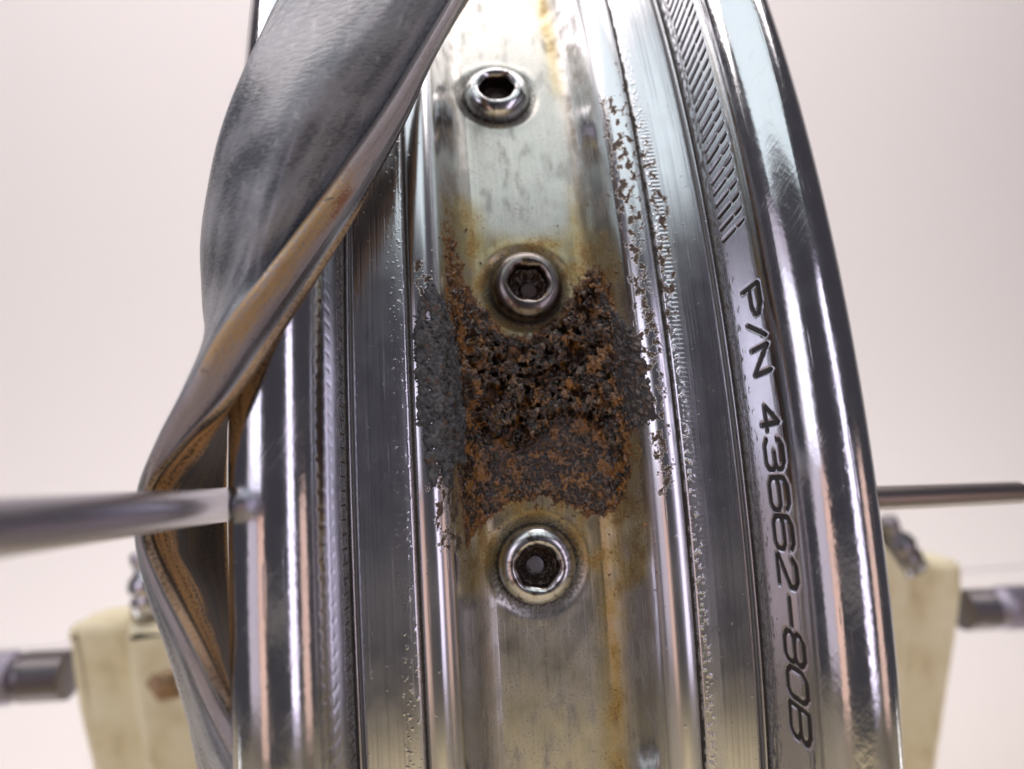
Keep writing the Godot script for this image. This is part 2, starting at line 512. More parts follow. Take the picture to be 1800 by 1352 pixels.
		rn = maxf(rn, sm(0.62, 0.80, ru * 0.4 + ye * 0.45 + 0.6 * n4.get_noise_2d(s * 1.5 + 30.0, v * 1.4)) * sm(0.1, 0.4, ye))
		var tone := 0.5 + 0.9 * n4.get_noise_2d(s * 0.8, v * 0.7 + 300.0)
		cr = lerpf(cr, lerpf(0.045, 0.24, clampf(tone, 0, 1)), rn)
		cg = lerpf(cg, lerpf(0.026, 0.105, clampf(tone, 0, 1)), rn)
		cb = lerpf(cb, lerpf(0.016, 0.03, clampf(tone, 0, 1)), rn)
		metal = lerpf(metal, 0.0, rn)
		rough = lerpf(rough, 0.55, rn)
		h += rn * 0.35 * fine
		cr = lerpf(cr, 0.085, pit)
		cg = lerpf(cg, 0.060, pit)
		cb = lerpf(cb, 0.042, pit)
		metal = lerpf(metal, 0.2, pit)
		rough = lerpf(rough, 0.6, pit)
		# grime in the turned grooves, and crevice shade painted round the nipples
		var gv := 1.0 - sm(0.16, 0.34, absf(ax - 18.65) + 0.16 * absf(fine) - (0.12 if x > 0.0 and pn > 0.0 else 0.0))
		gv = maxf(gv, (1.0 - sm(0.12, 0.24, absf(ax - 26.55))) * 0.85)
		gv = maxf(gv, (1.0 - sm(0.10, 0.30, absf(ax - 27.4) + 0.2 * absf(fine))) * 0.95)
		if r > 264.0 and r < 268.0 and ax > 27.4 and ax < 28.2:
			gv = maxf(gv, sm(0.0, 0.5, n4.get_noise_2d(s * 1.2, v * 0.5) + 0.35 - (r - 264.0) * 0.16) * 0.8)
		if x > 27.6 and x < 29.4 and deg > 13.4 and r > 266.2 and r < 272.9 and absf(r - 270.6) > 0.2:
			var ph := fposmod(deg / 0.42 + 0.05 * n3.get_noise_1d(floor(deg / 0.42) * 7.0), 1.0) - 0.5
			gv = maxf(gv, 1.0 - sm(0.08, 0.17, absf(ph)))
		if x < -27.6 and x > -28.2 and r < 268.0:
			var ph := fposmod(deg / 0.40, 1.0) - 0.5
			gv = maxf(gv, (1.0 - sm(0.06, 0.16, absf(ph))) * (1.0 - sm(266.6, 267.6, r)))
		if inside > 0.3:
			for n in nipples:  # dark ring painted in as crevice shade at each nipple base
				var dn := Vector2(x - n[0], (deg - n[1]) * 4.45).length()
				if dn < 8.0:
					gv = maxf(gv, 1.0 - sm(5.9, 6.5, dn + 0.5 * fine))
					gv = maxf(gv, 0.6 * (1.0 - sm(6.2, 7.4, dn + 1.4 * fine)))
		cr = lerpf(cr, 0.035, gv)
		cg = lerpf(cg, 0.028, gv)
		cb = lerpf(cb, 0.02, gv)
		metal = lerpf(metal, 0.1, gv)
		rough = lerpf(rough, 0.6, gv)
		a[i * 3] = lut[clampi(int(cr * 4095.0), 0, 4095)]
		a[i * 3 + 1] = lut[clampi(int(cg * 4095.0), 0, 4095)]
		a[i * 3 + 2] = lut[clampi(int(cb * 4095.0), 0, 4095)]
		b[i * 3] = clampi(int(h * 255.0), 0, 255)
		b[i * 3 + 1] = clampi(int(rough * 255.0), 8, 255)
		b[i * 3 + 2] = clampi(int(metal * 255.0), 0, 255)
	tex_a[y] = a
	tex_b[y] = b


func rim_material() -> StandardMaterial3D:
	col_x.resize(TW)
	col_r.resize(TW)
	var j := 0
	for i in TW:
		var s := ((i + 0.5) / TW * 2.0 - 1.0) * smax
		while j < arc.size() - 2 and arc[j + 1] < s:
			j += 1
		var p := prof[j].lerp(prof[j + 1], clampf((s - arc[j]) / (arc[j + 1] - arc[j]), 0, 1))
		col_x[i] = p.x
		col_r[i] = p.y
	tex_a.resize(TH)
	tex_b.resize(TH)
	var job := WorkerThreadPool.add_group_task(paint_row, TH, -1, true)
	WorkerThreadPool.wait_for_group_task_completion(job)
	var a := PackedByteArray()
	var b := PackedByteArray()
	for y in TH:
		a.append_array(tex_a[y])
		b.append_array(tex_b[y])
	tex_a.clear()
	tex_b.clear()
	var ia := ImageTexture.create_from_image(Image.create_from_data(TW, TH, false, Image.FORMAT_RGB8, a))
	var ib := ImageTexture.create_from_image(Image.create_from_data(TW, TH, false, Image.FORMAT_RGB8, b))
	var m := mat("chromed steel", Color(1, 1, 1), 1.0, 1.0)
	m.albedo_texture = ia
	m.roughness_texture = ib
	m.roughness_texture_channel = BaseMaterial3D.TEXTURE_CHANNEL_GREEN
	m.metallic_texture = ib
	m.metallic_texture_channel = BaseMaterial3D.TEXTURE_CHANNEL_BLUE
	m.heightmap_enabled = true
	m.heightmap_texture = ib
	m.heightmap_scale = 0.022
	m.texture_repeat = false
	return m


# ---------------------------------------------------------------- wheel
func make_wheel() -> void:
	s_of_28 = s_of_x(28.0)
	var base := Vector3(0, -278.3, 0)
	var wheel := thing("wheel_rim", "chromed spoked wheel rim with a rust patch between its spoke nipples", "wheel", base * MM)
	var up := -base * MM
	# the fine stretch in view
	var cols := prof.size()
	var rows := int((TOP - LOW) / 0.055)
	var pts := PackedVector3Array()
	var uvs := PackedVector2Array()
	pts.resize(rows * cols)
	uvs.resize(rows * cols)
	var nj := PackedVector2Array()
	for j in cols:
		nj.append(profile_normal(j))
	for i in rows:
		var deg := lerpf(LOW, TOP, i / (rows - 1.0))
		for j in cols:
			var p := prof[j]
			var d := relief(p.x, p.y, arc[j], deg)
			pts[i * cols + j] = on_rim(p.x + nj[j].x * d, p.y + nj[j].y * d, deg)
			uvs[i * cols + j] = Vector2(arc[j] / smax * 0.5 + 0.5, i / (rows - 1.0))
	part("rim_face", grid_mesh(pts, rows, cols, uvs), rim_material(), wheel, up)
	# the rest of the ring and its hub side, coarser
	var plain := mat("chrome", Color(0.58, 0.59, 0.61), 0.1, 1.0)
	var rest := PackedVector3Array()
	var some := []
	for j in range(0, cols, 5):
		some.append(prof[j])
	some.append(prof[cols - 1])
	var n := 120
	for i in n + 1:
		var deg := lerpf(TOP, 360.0 + LOW, float(i) / n)
		for p in some:
			rest.append(on_rim(p.x, p.y, deg))
	part("rim_ring", grid_mesh(rest, n + 1, some.size()), plain, wheel, up)
	var under := PackedVector3Array()
	var e := prof[cols - 1]
	var back := [e, Vector2(36.2, 267.6), Vector2(33.2, 268.4), Vector2(31.4, 270.4), Vector2(30.4, 266.0), Vector2(28.6, 262.4), Vector2(20, 261.6), Vector2(16.5, 261.6), Vector2(14.6, 258.4), Vector2(12.4, 254.2), Vector2(8, 252.4), Vector2(0, 252.2)]
	var line := []
	for p in back:
		line.append(p)
	for k in range(back.size() - 2, -1, -1):
		line.append(Vector2(-back[k].x, back[k].y))
	for i in 181:
		for p in line:
			under.append(on_rim(p.x, p.y, i * 2.0))
	part("rim_hub_side", grid_mesh(under, 181, line.size()), plain, wheel, up)
	make_number(wheel, up)
	make_crust(wheel, up)
	for k in 4:
		make_nipple(wheel, up, k)


func make_number(wheel: Node, up: Vector3) -> void:
	# old grime lying along the bottom of each stamped stroke
	var st := SurfaceTool.new()
	st.begin(Mesh.PRIMITIVE_TRIANGLES)
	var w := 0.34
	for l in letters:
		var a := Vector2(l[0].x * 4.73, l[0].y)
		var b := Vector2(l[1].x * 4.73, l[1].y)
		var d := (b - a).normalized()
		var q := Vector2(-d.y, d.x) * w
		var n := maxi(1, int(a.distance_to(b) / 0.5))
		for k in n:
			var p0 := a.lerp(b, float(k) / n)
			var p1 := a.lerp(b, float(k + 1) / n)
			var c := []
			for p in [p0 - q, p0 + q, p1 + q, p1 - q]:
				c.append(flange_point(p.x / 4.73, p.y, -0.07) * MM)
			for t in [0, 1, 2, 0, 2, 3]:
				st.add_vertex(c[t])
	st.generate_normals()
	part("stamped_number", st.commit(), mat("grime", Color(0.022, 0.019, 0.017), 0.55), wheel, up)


func flange_point(deg: float, s: float, lift: float) -> Vector3:
	var j := 1
	var lo := 0
	var hi := arc.size() - 1
	while hi - lo > 1:
		j = (lo + hi) / 2
		if arc[j] < s:
			lo = j
		else:
			hi = j
	var p := prof[lo].lerp(prof[hi], (s - arc[lo]) / (arc[hi] - arc[lo])) + profile_normal(lo) * lift
	return on_rim(p.x, p.y, deg)


func make_crust(wheel: Node, up: Vector3) -> void:
	# swollen rust in the hollow, and the dark grey scale on both shoulders
	var m := mat("rust", Color(1, 1, 1), 0.37)
	m.vertex_color_use_as_albedo = true
	m.metallic_specular = 0.55
	m.heightmap_enabled = true
	m.heightmap_texture = noise_image_texture()
	m.heightmap_scale = 0.007
	m.uv1_triplanar = true
	m.uv1_scale = Vector3(45, 45, 45)
	var g := mat("grey scale", Color(1, 1, 1), 0.62)
	g.vertex_color_use_as_albedo = true
	g.metallic_specular = 0.45
	part("rust_crust", crust("rust", s_of_x(-13.9), s_of_x(14.2), 3.0, 17.0), m, wheel, up)
	part("grey_scale", crust("grey", s_of_x(-18.3), s_of_x(-11.0), 6.2, 13.4), g, wheel, up)
	part("grey_scale", crust("grey", s_of_x(10.2), s_of_x(16.4), 7.2, 14.4), g, wheel, up)


func crust(kind: String, s0: float, s1: float, d0: float, d1: float) -> ArrayMesh:
	var step := 0.115
	var cols := int((s1 - s0) / step)
	var rows := int((d1 - d0) * 4.5 / step)
	var pts := PackedVector3Array()
	var rgb := PackedColorArray()
	var keep := PackedByteArray()
	pts.resize(rows * cols)
	rgb.resize(rows * cols)
	keep.resize(rows * cols)
	var base := PackedVector2Array()
	var nn := PackedVector2Array()
	var j := 0
	for c in cols:
		var s := s0 + (s1 - s0) * c / (cols - 1.0)
		while j < arc.size() - 2 and arc[j + 1] < s:
			j += 1
		base.append(prof[j].lerp(prof[j + 1], clampf((s - arc[j]) / (arc[j + 1] - arc[j]), 0, 1)))
		nn.append(profile_normal(j))
	var cells := noise(71, 1.0, 1)
	cells.noise_type = FastNoiseLite.TYPE_CELLULAR
	cells.cellular_return_type = FastNoiseLite.RETURN_DISTANCE
	var cell_tone := noise(71, 1.0, 1)
	cell_tone.noise_type = FastNoiseLite.TYPE_CELLULAR
	cell_tone.cellular_return_type = FastNoiseLite.RETURN_CELL_VALUE
	var head: Array = nipples[1]
	var head2: Array = nipples[2]
	for i in rows:
		var deg := d0 + (d1 - d0) * i / (rows - 1.0)
		var v := deg * 4.5
		for c in cols:
			var s := s0 + (s1 - s0) * c / (cols - 1.0)
			var k := i * cols + c
			var mk := mask(kind, s, deg)
			if kind == "rust":
				mk = maxf(mk, 0.22 * mask("halo", s, deg)) * (1.0 - 0.62 * sm(11.6, 14.2, deg)) * (1.0 - 0.55 * sm(6.2, 4.4, deg))
			var big := n4.get_noise_2d(s * 0.16 + 7.0, v * 0.16)
			var mid := n4.get_noise_2d(s * 0.42, v * 0.42 + 60.0)
			var fine := n1.get_noise_2d(s * 1.1 + 31.0, v * 1.1)
			var grit := n2.get_noise_2d(s * 2.6, v * 2.6 + 12.0)
			var wx := s + 0.35 * mid
			var wy := v + 0.35 * fine
			var lump := -cells.get_noise_2d(wx * 1.0, wy * 1.0)          # about -1 at a crack, 1 in the middle of a grain
			var grain := -cells.get_noise_2d(wx * 2.7 + 40.0, wy * 2.7)
			var own := cell_tone.get_noise_2d(wx * 1.0, wy * 1.0)
			var own2 := cell_tone.get_noise_2d(wx * 2.7 + 40.0, wy * 2.7)
			var h := 0.0
			if kind == "rust":
				var cover := sm(0.36, 0.74, mk + 0.55 * mid + 0.40 * fine + 0.20 * own2)
				cover *= 1.0 - 0.97 * (1.0 - sm(6.2, 8.0, Vector2(base[c].x - head[0], (deg - head[1]) * 4.5).length() + 1.6 * mid))
				cover *= 1.0 - (1.0 - sm(6.0, 7.8, Vector2(base[c].x - head2[0], (deg - head2[1]) * 4.5).length() + 1.4 * mid))
				var th := sm(0.38, 0.60, mask("thick", s, deg) + 0.34 * mid + 0.16 * fine) * (1.0 - 0.85 * sm(9.2, 12.2, absf(base[c].x)))
				var cave := sm(0.16, 0.34, n4.get_noise_2d(s * 0.17 + 140.0, v * 0.24 + 20.0) + 0.12 * fine)
				h = cover * (0.20 + 0.30 * mid + th * (1.55 + 0.8 * big + 0.5 * mid))
				h += cover * ((0.15 + 0.06 * th) * fine + 0.16 * th * n1.get_noise_2d(s * 0.7 + 11.0, v * 0.7) + 0.03 * lump + 0.035 * grain + 0.03 * own2 + 0.05 * grit)
				h -= cover * th * cave * 1.5
				h = maxf(h, -0.25) if cover > 0.02 else -0.3
				keep[k] = 1 if cover > 0.03 else 0
				h -= 0.3 * (1.0 - cover)
				# colours: nearly black scale, browns, patches of orange, pale crumbs; each grain has its own
				var tone := clampf(0.44 + 0.12 * own + 0.50 * own2 + 0.55 * grit + 0.5 * mid + 0.55 * fine, 0.0, 1.0)
				var orange := sm(0.18, 0.55, n4.get_noise_2d(s * 0.30 + 55.0, v * 0.27 + 33.0) + 0.30 * fine + 0.25 * own2 + 0.16 * sm(6.0, 11.0, absf(base[c].x)) - 0.06 * th + 0.06)
				var col := Color(0.009, 0.006, 0.005).lerp(Color(0.150, 0.082, 0.042), tone * tone)
				col = col.lerp(Color(0.46, 0.215, 0.045), orange * (0.40 + 0.45 * absf(own2)))
				col = col.lerp(Color(0.22, 0.155, 0.105), 0.6 * sm(0.6, 0.95, own2 + 0.3 * big))
				rgb[k] = Color(col.r * 0.72, col.g * 0.68, col.b * 0.62)
			else:
				var cover := sm(0.34, 0.62, mk + 0.78 * mid + 0.50 * fine + 0.25 * big + 0.12 * own2)
				if base[c].x > 0.0:
					cover *= sm(-0.35, 0.05, mid + 0.55 * mk - 0.05)
				h = cover * sm(0.25, 0.95, mk + 0.2 * mid) * (0.30 + 0.24 * mid + 0.24 * big + 0.02 * lump) + cover * (0.16 * fine + 0.05 * grain + 0.07 * grit) - 0.3 * (1.0 - cover)
				keep[k] = 1 if cover > 0.03 else 0
				var tone := clampf(0.45 + 0.5 * mid + 0.5 * fine + 0.2 * own2 + 0.3 * grit, 0.0, 1.0)
				rgb[k] = Color(0.022, 0.023, 0.025).lerp(Color(0.125, 0.130, 0.133), tone)
				if base[c].x > 0.0:
					rgb[k] = rgb[k].lerp(Color(0.035, 0.024, 0.018), 0.75 * sm(-0.3, 0.3, mid + 0.5 * fine)).lerp(Color(0.22, 0.18, 0.15), 0.6 * sm(0.4, 0.8, own2))
				rgb[k] = rgb[k].lerp(Color(0.12, 0.06, 0.03), sm(0.28, 0.55, n4.get_noise_2d(s * 0.5 + 80.0, v * 0.4)) * 0.6)
			var rel := relief(base[c].x, base[c].y, s, deg) if absf(base[c].x) < 12.0 else 0.0
			var p := base[c] + nn[c] * (h + rel)
			# overhanging crumbs: shear the crust a little as it rises
			pts[k] = on_rim(p.x + 0.35 * h * n2.get_noise_2d(s * 0.9, v * 0.9), p.y, deg + 0.09 * h * n2.get_noise_2d(s * 0.9 + 40.0, v * 0.9))
	return grid_mesh(pts, rows, cols, PackedVector2Array(), rgb, false, keep)


func make_nipple(wheel: Node, up: Vector3, k: int) -> void:
	var spot: Array = nipples[k]
	var t := deg_to_rad(spot[1])
	var tilt: float = [-0.05, 0.06, -0.04, 0.0][k]
	var w := Vector3(tilt, sin(t), cos(t)).normalized()
	var u := Vector3(1, 0, 0)
	u = (u - w * u.dot(w)).normalized()
	var v := w.cross(u)
	var c := on_rim(spot[0], [253.9, 254.5, 253.9, 253.9][k], spot[1])
	# outline: height, radius, share of the six-lobed socket in it
	var line := [[-0.6, 4.75, 0], [0.4, 4.85, 0], [1.3, 4.85, 0], [2.0, 4.72, 0], [2.6, 4.45, 0], [3.05, 4.05, 0], [3.32, 3.6, 0], [3.42, 3.2, 0.1], [3.36, 2.95, 0.3], [3.05, 2.66, 0.7], [2.75, 2.46, 1], [2.3, 2.38, 1], [1.2, 2.36, 1], [0.2, 2.34, 1], [0.0, 2.1, 0.8], [-0.05, 1.6, 0.2]]
	var seg := 120
	var pts := PackedVector3Array()
	var rgb := PackedColorArray()
	var dirt: float = [0.35, 0.95, 0.7, 0.3][k]
	for p in line:
		for a in seg + 1:
			var ang := TAU * (a % seg) / seg
			var r: float = 1.19 * p[1] * (1.0 + p[2] * (0.032 * cos(6.0 * ang + 0.6 * k) + 0.09 * dirt * n2.get_noise_3d(cos(ang) * 1.6, sin(ang) * 1.6, p[0] * 0.6 + 9.0 * k)))
			var q: Vector3 = c + w * p[0] + (u * cos(ang) + v * sin(ang)) * r
			pts.append(q)
			var nz := n4.get_noise_3d(q.x * 0.5, q.y * 0.5, q.z * 0.5 + 30.0 * k) + 0.35 * n1.get_noise_3d(q.x * 1.6, q.y * 1.6, q.z * 1.6)
			var f := sm(0.34 - 0.30 * dirt, 0.50, nz + 0.30 * dirt * sm(3.6, 2.6, p[1]) + 0.22 * dirt * sm(4.2, 4.8, p[1]))
			var deep := sm(2.7, 2.42, p[1]) * 0.95  # socket walls coloured darker for the shade of the recess
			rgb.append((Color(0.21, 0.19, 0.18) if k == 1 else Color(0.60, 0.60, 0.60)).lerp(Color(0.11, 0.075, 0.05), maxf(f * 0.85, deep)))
	var m := mat("plated steel", Color(1, 1, 1), 0.15 + 0.14 * dirt, 1.0)
	m.vertex_color_use_as_albedo = true
	var o := part("spoke_nipple", grid_mesh(pts, line.size(), seg + 1, PackedVector2Array(), rgb, true, PackedByteArray(), true), m, wheel, up)
	o.set_meta("label", ["clean bright spoke nipple nearest the top edge", "grimy spoke nipple standing at the upper end of the rust", "spoke nipple with rusty specks below the rust patch", "spoke nipple below the edge of the picture"][k])
	var e := mat("cut spoke end", Color(0.19, 0.19, 0.20) if k == 2 else Color(0.07, 0.05, 0.045), 0.5, 0.6)
	if k == 1 or k == 2:
		var plug := PackedVector3Array()
		for i in 15:
			for a in 61:
				var ang := TAU * (a % 60) / 60
				var r := lerpf(1.1 if k == 2 else 0.0, 3.0, i / 14.0)
				var hgt := (0.2 if k == 1 else 0.5) + 1.5 * sm(1.6, 2.9, r) + 0.9 * n4.get_noise_2d(r * cos(ang) * 0.8 + 20.0 * k, r * sin(ang) * 0.8) - (0.9 if i == 0 else 0.0)
				plug.append(c + w * hgt + (u * cos(ang) + v * sin(ang)) * r)
		var pm := mat("clogged grime", Color(0.035, 0.022, 0.015), 0.28)
		part("socket_grime", grid_mesh(plug, 15, 61, PackedVector2Array(), PackedColorArray(), true, PackedByteArray(), true), pm, o)
	var off: Vector3 = u * [0.0, 0.35, -0.25, 0.0][k] + v * [0.0, -0.5, -0.2, 0.0][k]
	part("spoke_end", turned(c + off - w, c + off + w * 2.0, [[0.0, 1.45], [1.45, 1.45], [1.65, 1.25], [1.7, 0.7], [1.72, 0.001]], 24), e, o)


# ---------------------------------------------------------------- rubber strip
func make_strip() -> void:
	# stations along the strip; across each: far edge, inside, inside near the fold, fold, hollow, crest, face, outline, back (frame x, frame y, mm from the lens)
	var st := [
		[[845, -40, 110], [848, -45, 109], [850, -52, 108], [850, -60, 106], [845, -62, 105.2], [840, -64, 104], [700, -60, 93], [535, -60, 90], [537, -58, 92]],
		[[735, 130, 103], [745, 118, 102], [757, 103, 99.5], [762, 95, 97.5], [757, 94, 96.3], [748, 92, 95], [612, 80, 82.5], [450, 110, 84], [452, 118, 87]],
		[[680, 240, 98], [695, 225, 97], [708, 212, 94], [713, 203, 92.5], [705, 200, 91.5], [688, 190, 90], [545, 190, 78], [403, 225, 82], [407, 232, 86]],
		[[630, 335, 95], [645, 318, 93], [657, 307, 90], [663, 298, 88], [650, 292, 87], [612, 298, 84.5], [490, 300, 76], [376, 330, 82], [384, 338, 90]],
		[[585, 430, 92], [595, 415, 89], [606, 402, 85.5], [611, 393, 83.5], [592, 387, 83], [556, 375, 79.5], [460, 390, 75], [362, 430, 82], [372, 438, 92]],
		[[520, 540, 86], [528, 528, 83], [536, 514, 79], [541, 504, 77], [512, 507, 77.6], [470, 488, 74], [418, 500, 75.5], [362, 530, 84], [382, 540, 96]],
		[[455, 640, 84], [460, 632, 81], [466, 620, 76], [470, 609, 73.6], [437, 617, 74.6], [390, 592, 71.5], [376, 592, 73.5], [364, 596, 78], [375, 604, 90]],
		[[400, 722, 88], [403, 714, 83], [405, 707, 75], [408, 697, 72.2], [376, 708, 73.4], [341, 682, 70.5], [333, 684, 71.5], [326, 690, 73], [330, 700, 80]],
		[[394, 790, 97], [372, 790, 88], [350, 777, 73.5], [341, 764, 73], [316, 776, 74], [293, 763, 72.6], [288, 767, 73.3], [284, 772, 74.8], [288, 778, 80]],
		[[394, 870, 100], [330, 878, 91], [285, 868, 78], [264, 854, 76], [257, 857, 76.6], [252, 858, 76], [250, 860, 76.4], [248, 862, 78], [252, 866, 83]],
		[[396, 960, 100], [330, 970, 91], [288, 955, 78.4], [257, 940, 76], [253, 942, 76.3], [249, 943, 76.4], [246, 944, 77], [244, 946, 78.4], [250, 950, 84]],
		[[398, 1050, 97], [360, 1050, 88], [328, 1036, 77], [293, 1030, 74], [286, 1032, 74.5], [279, 1033, 74.7], [271, 1035, 75.7], [263, 1037, 77.5], [272, 1045, 85]],
		[[401, 1150, 91], [388, 1146, 83], [370, 1139, 75.5], [346, 1130, 72.2], [337, 1132, 72.7], [326, 1134, 73], [312, 1138, 74.2], [299, 1142, 77], [310, 1150, 86]],
		[[411, 1252, 88], [410, 1247, 82], [409, 1243, 75.4], [402, 1240, 73], [391, 1242, 73.4], [375, 1246, 73.8], [352, 1252, 75.2], [334, 1258, 79], [345, 1266, 88]],
		[[478, 1366, 78], [477, 1362, 75], [476, 1358, 73], [471, 1352, 71.6], [458, 1355, 71.6], [440, 1360, 72.2], [402, 1368, 74.4], [362, 1375, 80], [375, 1380, 90]],
		[[560, 1460, 78], [558, 1456, 75], [556, 1452, 73], [550, 1446, 72], [538, 1448, 72], [520, 1452, 72.2], [470, 1462, 74.4], [410, 1475, 80], [420, 1480, 90]],
	]
	var ctl := []
	for row in st:
		var r := []
		for k in row.size():
			var p: Array = row[k]
			var gap := clampf(Vector2(row[6][0] - row[5][0], row[6][1] - row[5][1]).length() / 70.0, 0.0, 1.0)
			if k == 5:
				r.append(at(p[0], p[1], p[2] - 1.2 * gap))
				r.append(at(lerpf(p[0], row[6][0], 0.10), lerpf(p[1], row[6][1], 0.10), p[2] + 2.0 * gap + 0.1))
			else:
				r.append(at(p[0], p[1], p[2]))
		ctl.append(r)
	var na := 10
	var sub_a := 10
	var sub_b := 16
	var cols := (na - 1) * sub_a + 1
	var rows := (ctl.size() - 1) * sub_b + 1
	var pts := PackedVector3Array()
	var uvs := PackedVector2Array()
	pts.resize(rows * cols)
	uvs.resize(rows * cols)
	for i in rows:
		var ri := mini(i / sub_b, ctl.size() - 2)
		var rt := float(i - ri * sub_b) / sub_b
		var line := []
		for c in na:
			line.append(ctl[ri][c].cubic_interpolate(ctl[ri + 1][c], ctl[maxi(ri - 1, 0)][c], ctl[mini(ri + 2, ctl.size() - 1)][c], rt))
		for j in cols:
			var ci := mini(j / sub_a, na - 2)
			var ct := float(j - ci * sub_a) / sub_a
			var p: Vector3
			if ci >= 2 and ci <= 5:  # keep the fold crisp
				p = line[ci].lerp(line[ci + 1], ct)
			else:
				p = line[ci].cubic_interpolate(line[ci + 1], line[maxi(ci - 1, 0)], line[mini(ci + 2, na - 1)], ct)
			pts[i * cols + j] = p
			uvs[i * cols + j] = Vector2(j / (cols - 1.0), i / (rows - 1.0))
	# thickness: the same sheet again, set back along the line through the sheet
	var both := PackedVector3Array()
	var buv := PackedVector2Array()
	for i in rows:
		var line := PackedVector3Array()
		var i0 := maxi(i - 1, 0)
		var i1 := mini(i + 1, rows - 1)
		for j in cols:
			var n := (pts[i * cols + mini(j + 1, cols - 1)] - pts[i * cols + maxi(j - 1, 0)]).cross(pts[i1 * cols + j] - pts[i0 * cols + j]).normalized()
			line.append(n)
		for j in cols:
			both.append(pts[i * cols + j])
			buv.append(uvs[i * cols + j])
		for j in range(cols - 1, -1, -1):
			var d := pts[i * cols + j] + line[j] * 0.45
			both.append(d)
			buv.append(uvs[i * cols + j])
		both.append(pts[i * cols])
		buv.append(uvs[i * cols])
	var m := strip_material()
	var o := part("rim_strip", grid_mesh(both, rows, cols * 2 + 1, buv, PackedColorArray(), true, PackedByteArray(), true), m, self)
	tag(o, "peeled dark rubber rim strip twisted over the left lip of the rim", "rim strip")


func strip_material() -> StandardMaterial3D:
	var w := 512
	var h := 1024
	var a := PackedByteArray()
	var b := PackedByteArray()
	a.resize(w * h * 3)
	b.resize(w * h * 3)
	for y in h:
		var v := y * 0.30
		var t := y / float(h)
		for x in w:
			var c := (x + 0.5) / w * 9.0     # 0 far edge, 3 fold edge, 5 crest, 6 under the crest, 8 outline, 9 back
			var u := c * 9.0
			var streak := n4.get_noise_2d(u * 0.34, v * 0.022)
			var cloud := n1.get_noise_2d(u * 0.07 + 30.0, v * 0.035)
			var fine := n1.get_noise_2d(u * 0.9, v * 0.8 + 40.0)
			var dust := clampf(0.34 + 0.45 * cloud + 0.5 * streak + 0.22 * fine, 0.0, 1.0)
			var col := Color(0.115, 0.125, 0.140).lerp(Color(0.40, 0.42, 0.445), dust)
			var hair := sm(0.62, 0.8, n3.get_noise_2d(u * 1.4 + v * 0.25, v * 0.10 - u * 0.3))
			col = col.lerp(Color(0.5, 0.5, 0.48), 0.35 * hair)
			if c < 3.1:
				var brown := Color(0.014, 0.009, 0.006).lerp(Color(0.070, 0.040, 0.022), clampf(0.35 + 0.7 * streak + 0.7 * fine, 0, 1))
				brown = brown.lerp(Color(0.44, 0.24, 0.085), sm(1.25, 1.9, c + 0.6 * cloud) * (1.0 - sm(2.66, 2.84, c)) * sm(-0.55, 0.15, fine + 0.7 * streak))
				brown = brown.lerp(Color(0.52, 0.36, 0.20), sm(2.92, 2.97, c) * sm(0.17, 0.3, t) * clampf(0.55 + 0.35 * fine + 0.9 * streak, 0.0, 1.0))
				brown = brown.lerp(Color(0.33, 0.18, 0.06), 1.0 - sm(0.05, 0.20, c + 0.08 * fine))
				col = brown
			elif c < 4.0:
				col = col.lerp(Color(0.46, 0.27, 0.13), (1.0 - sm(3.02, 3.14, c)) * sm(0.17, 0.30, t) * clampf(0.55 + 0.35 * fine + 0.9 * streak, 0.0, 1.0))
				col = col.lerp(Color(0.08, 0.06, 0.05), 0.6 * sm(3.2, 3.4, c) * (1.0 - sm(3.6, 3.95, c)))  # dark gap painted into the hollow as its shade
			elif c < 5.5:
				# rust that has rubbed off along the crest, paler skin on the turned-over margin
				col = col.lerp(Color(0.44, 0.385, 0.385), 0.7 * sm(3.9, 4.2, c))
				var band := sm(0.17, 0.24, t) * (1.0 - sm(0.40, 0.47, t)) * sm(4.2, 4.8, c + 0.4 * cloud)
				col = col.lerp(Color(0.50, 0.33, 0.13), clampf(band * (0.75 + 1.3 * fine + 0.6 * streak), 0, 0.9))
				col = col.lerp(Color(0.24, 0.08, 0.03), clampf(1.6 * band * sm(0.1, 0.4, cloud + 0.6 * fine) * (1.0 - sm(0.25, 0.34, t)), 0, 0.8))
				col = col.lerp(Color(0.05, 0.03, 0.02), 0.6 * sm(0.5, 0.62, n4.get_noise_2d(u * 0.4, v * 0.12 + 7.0)) * sm(0.15, 0.2, t))
			var k := (y * w + x) * 3
			a[k] = lut[clampi(int(col.r * 4095.0), 0, 4095)]
			a[k + 1] = lut[clampi(int(col.g * 4095.0), 0, 4095)]
			a[k + 2] = lut[clampi(int(col.b * 4095.0), 0, 4095)]
			b[k] = clampi(int(127.0 + 60.0 * fine + 60.0 * streak), 0, 255)
			b[k + 1] = clampi(int((0.26 + 0.14 * dust + 0.1 * fine + (0.6 if c < 2.9 else 0.0)) * 255.0), 0, 255)
			b[k + 2] = 0
	var m := mat("dusty rubber", Color(1, 1, 1), 1.0)
	m.albedo_texture = ImageTexture.create_from_image(Image.create_from_data(w, h, false, Image.FORMAT_RGB8, a))
	var ib := ImageTexture.create_from_image(Image.create_from_data(w, h, false, Image.FORMAT_RGB8, b))
	m.roughness_texture = ib
	m.roughness_texture_channel = BaseMaterial3D.TEXTURE_CHANNEL_GREEN
	m.heightmap_enabled = true
	m.heightmap_texture = ib
	m.heightmap_scale = 0.012
	m.texture_repeat = false
	return m


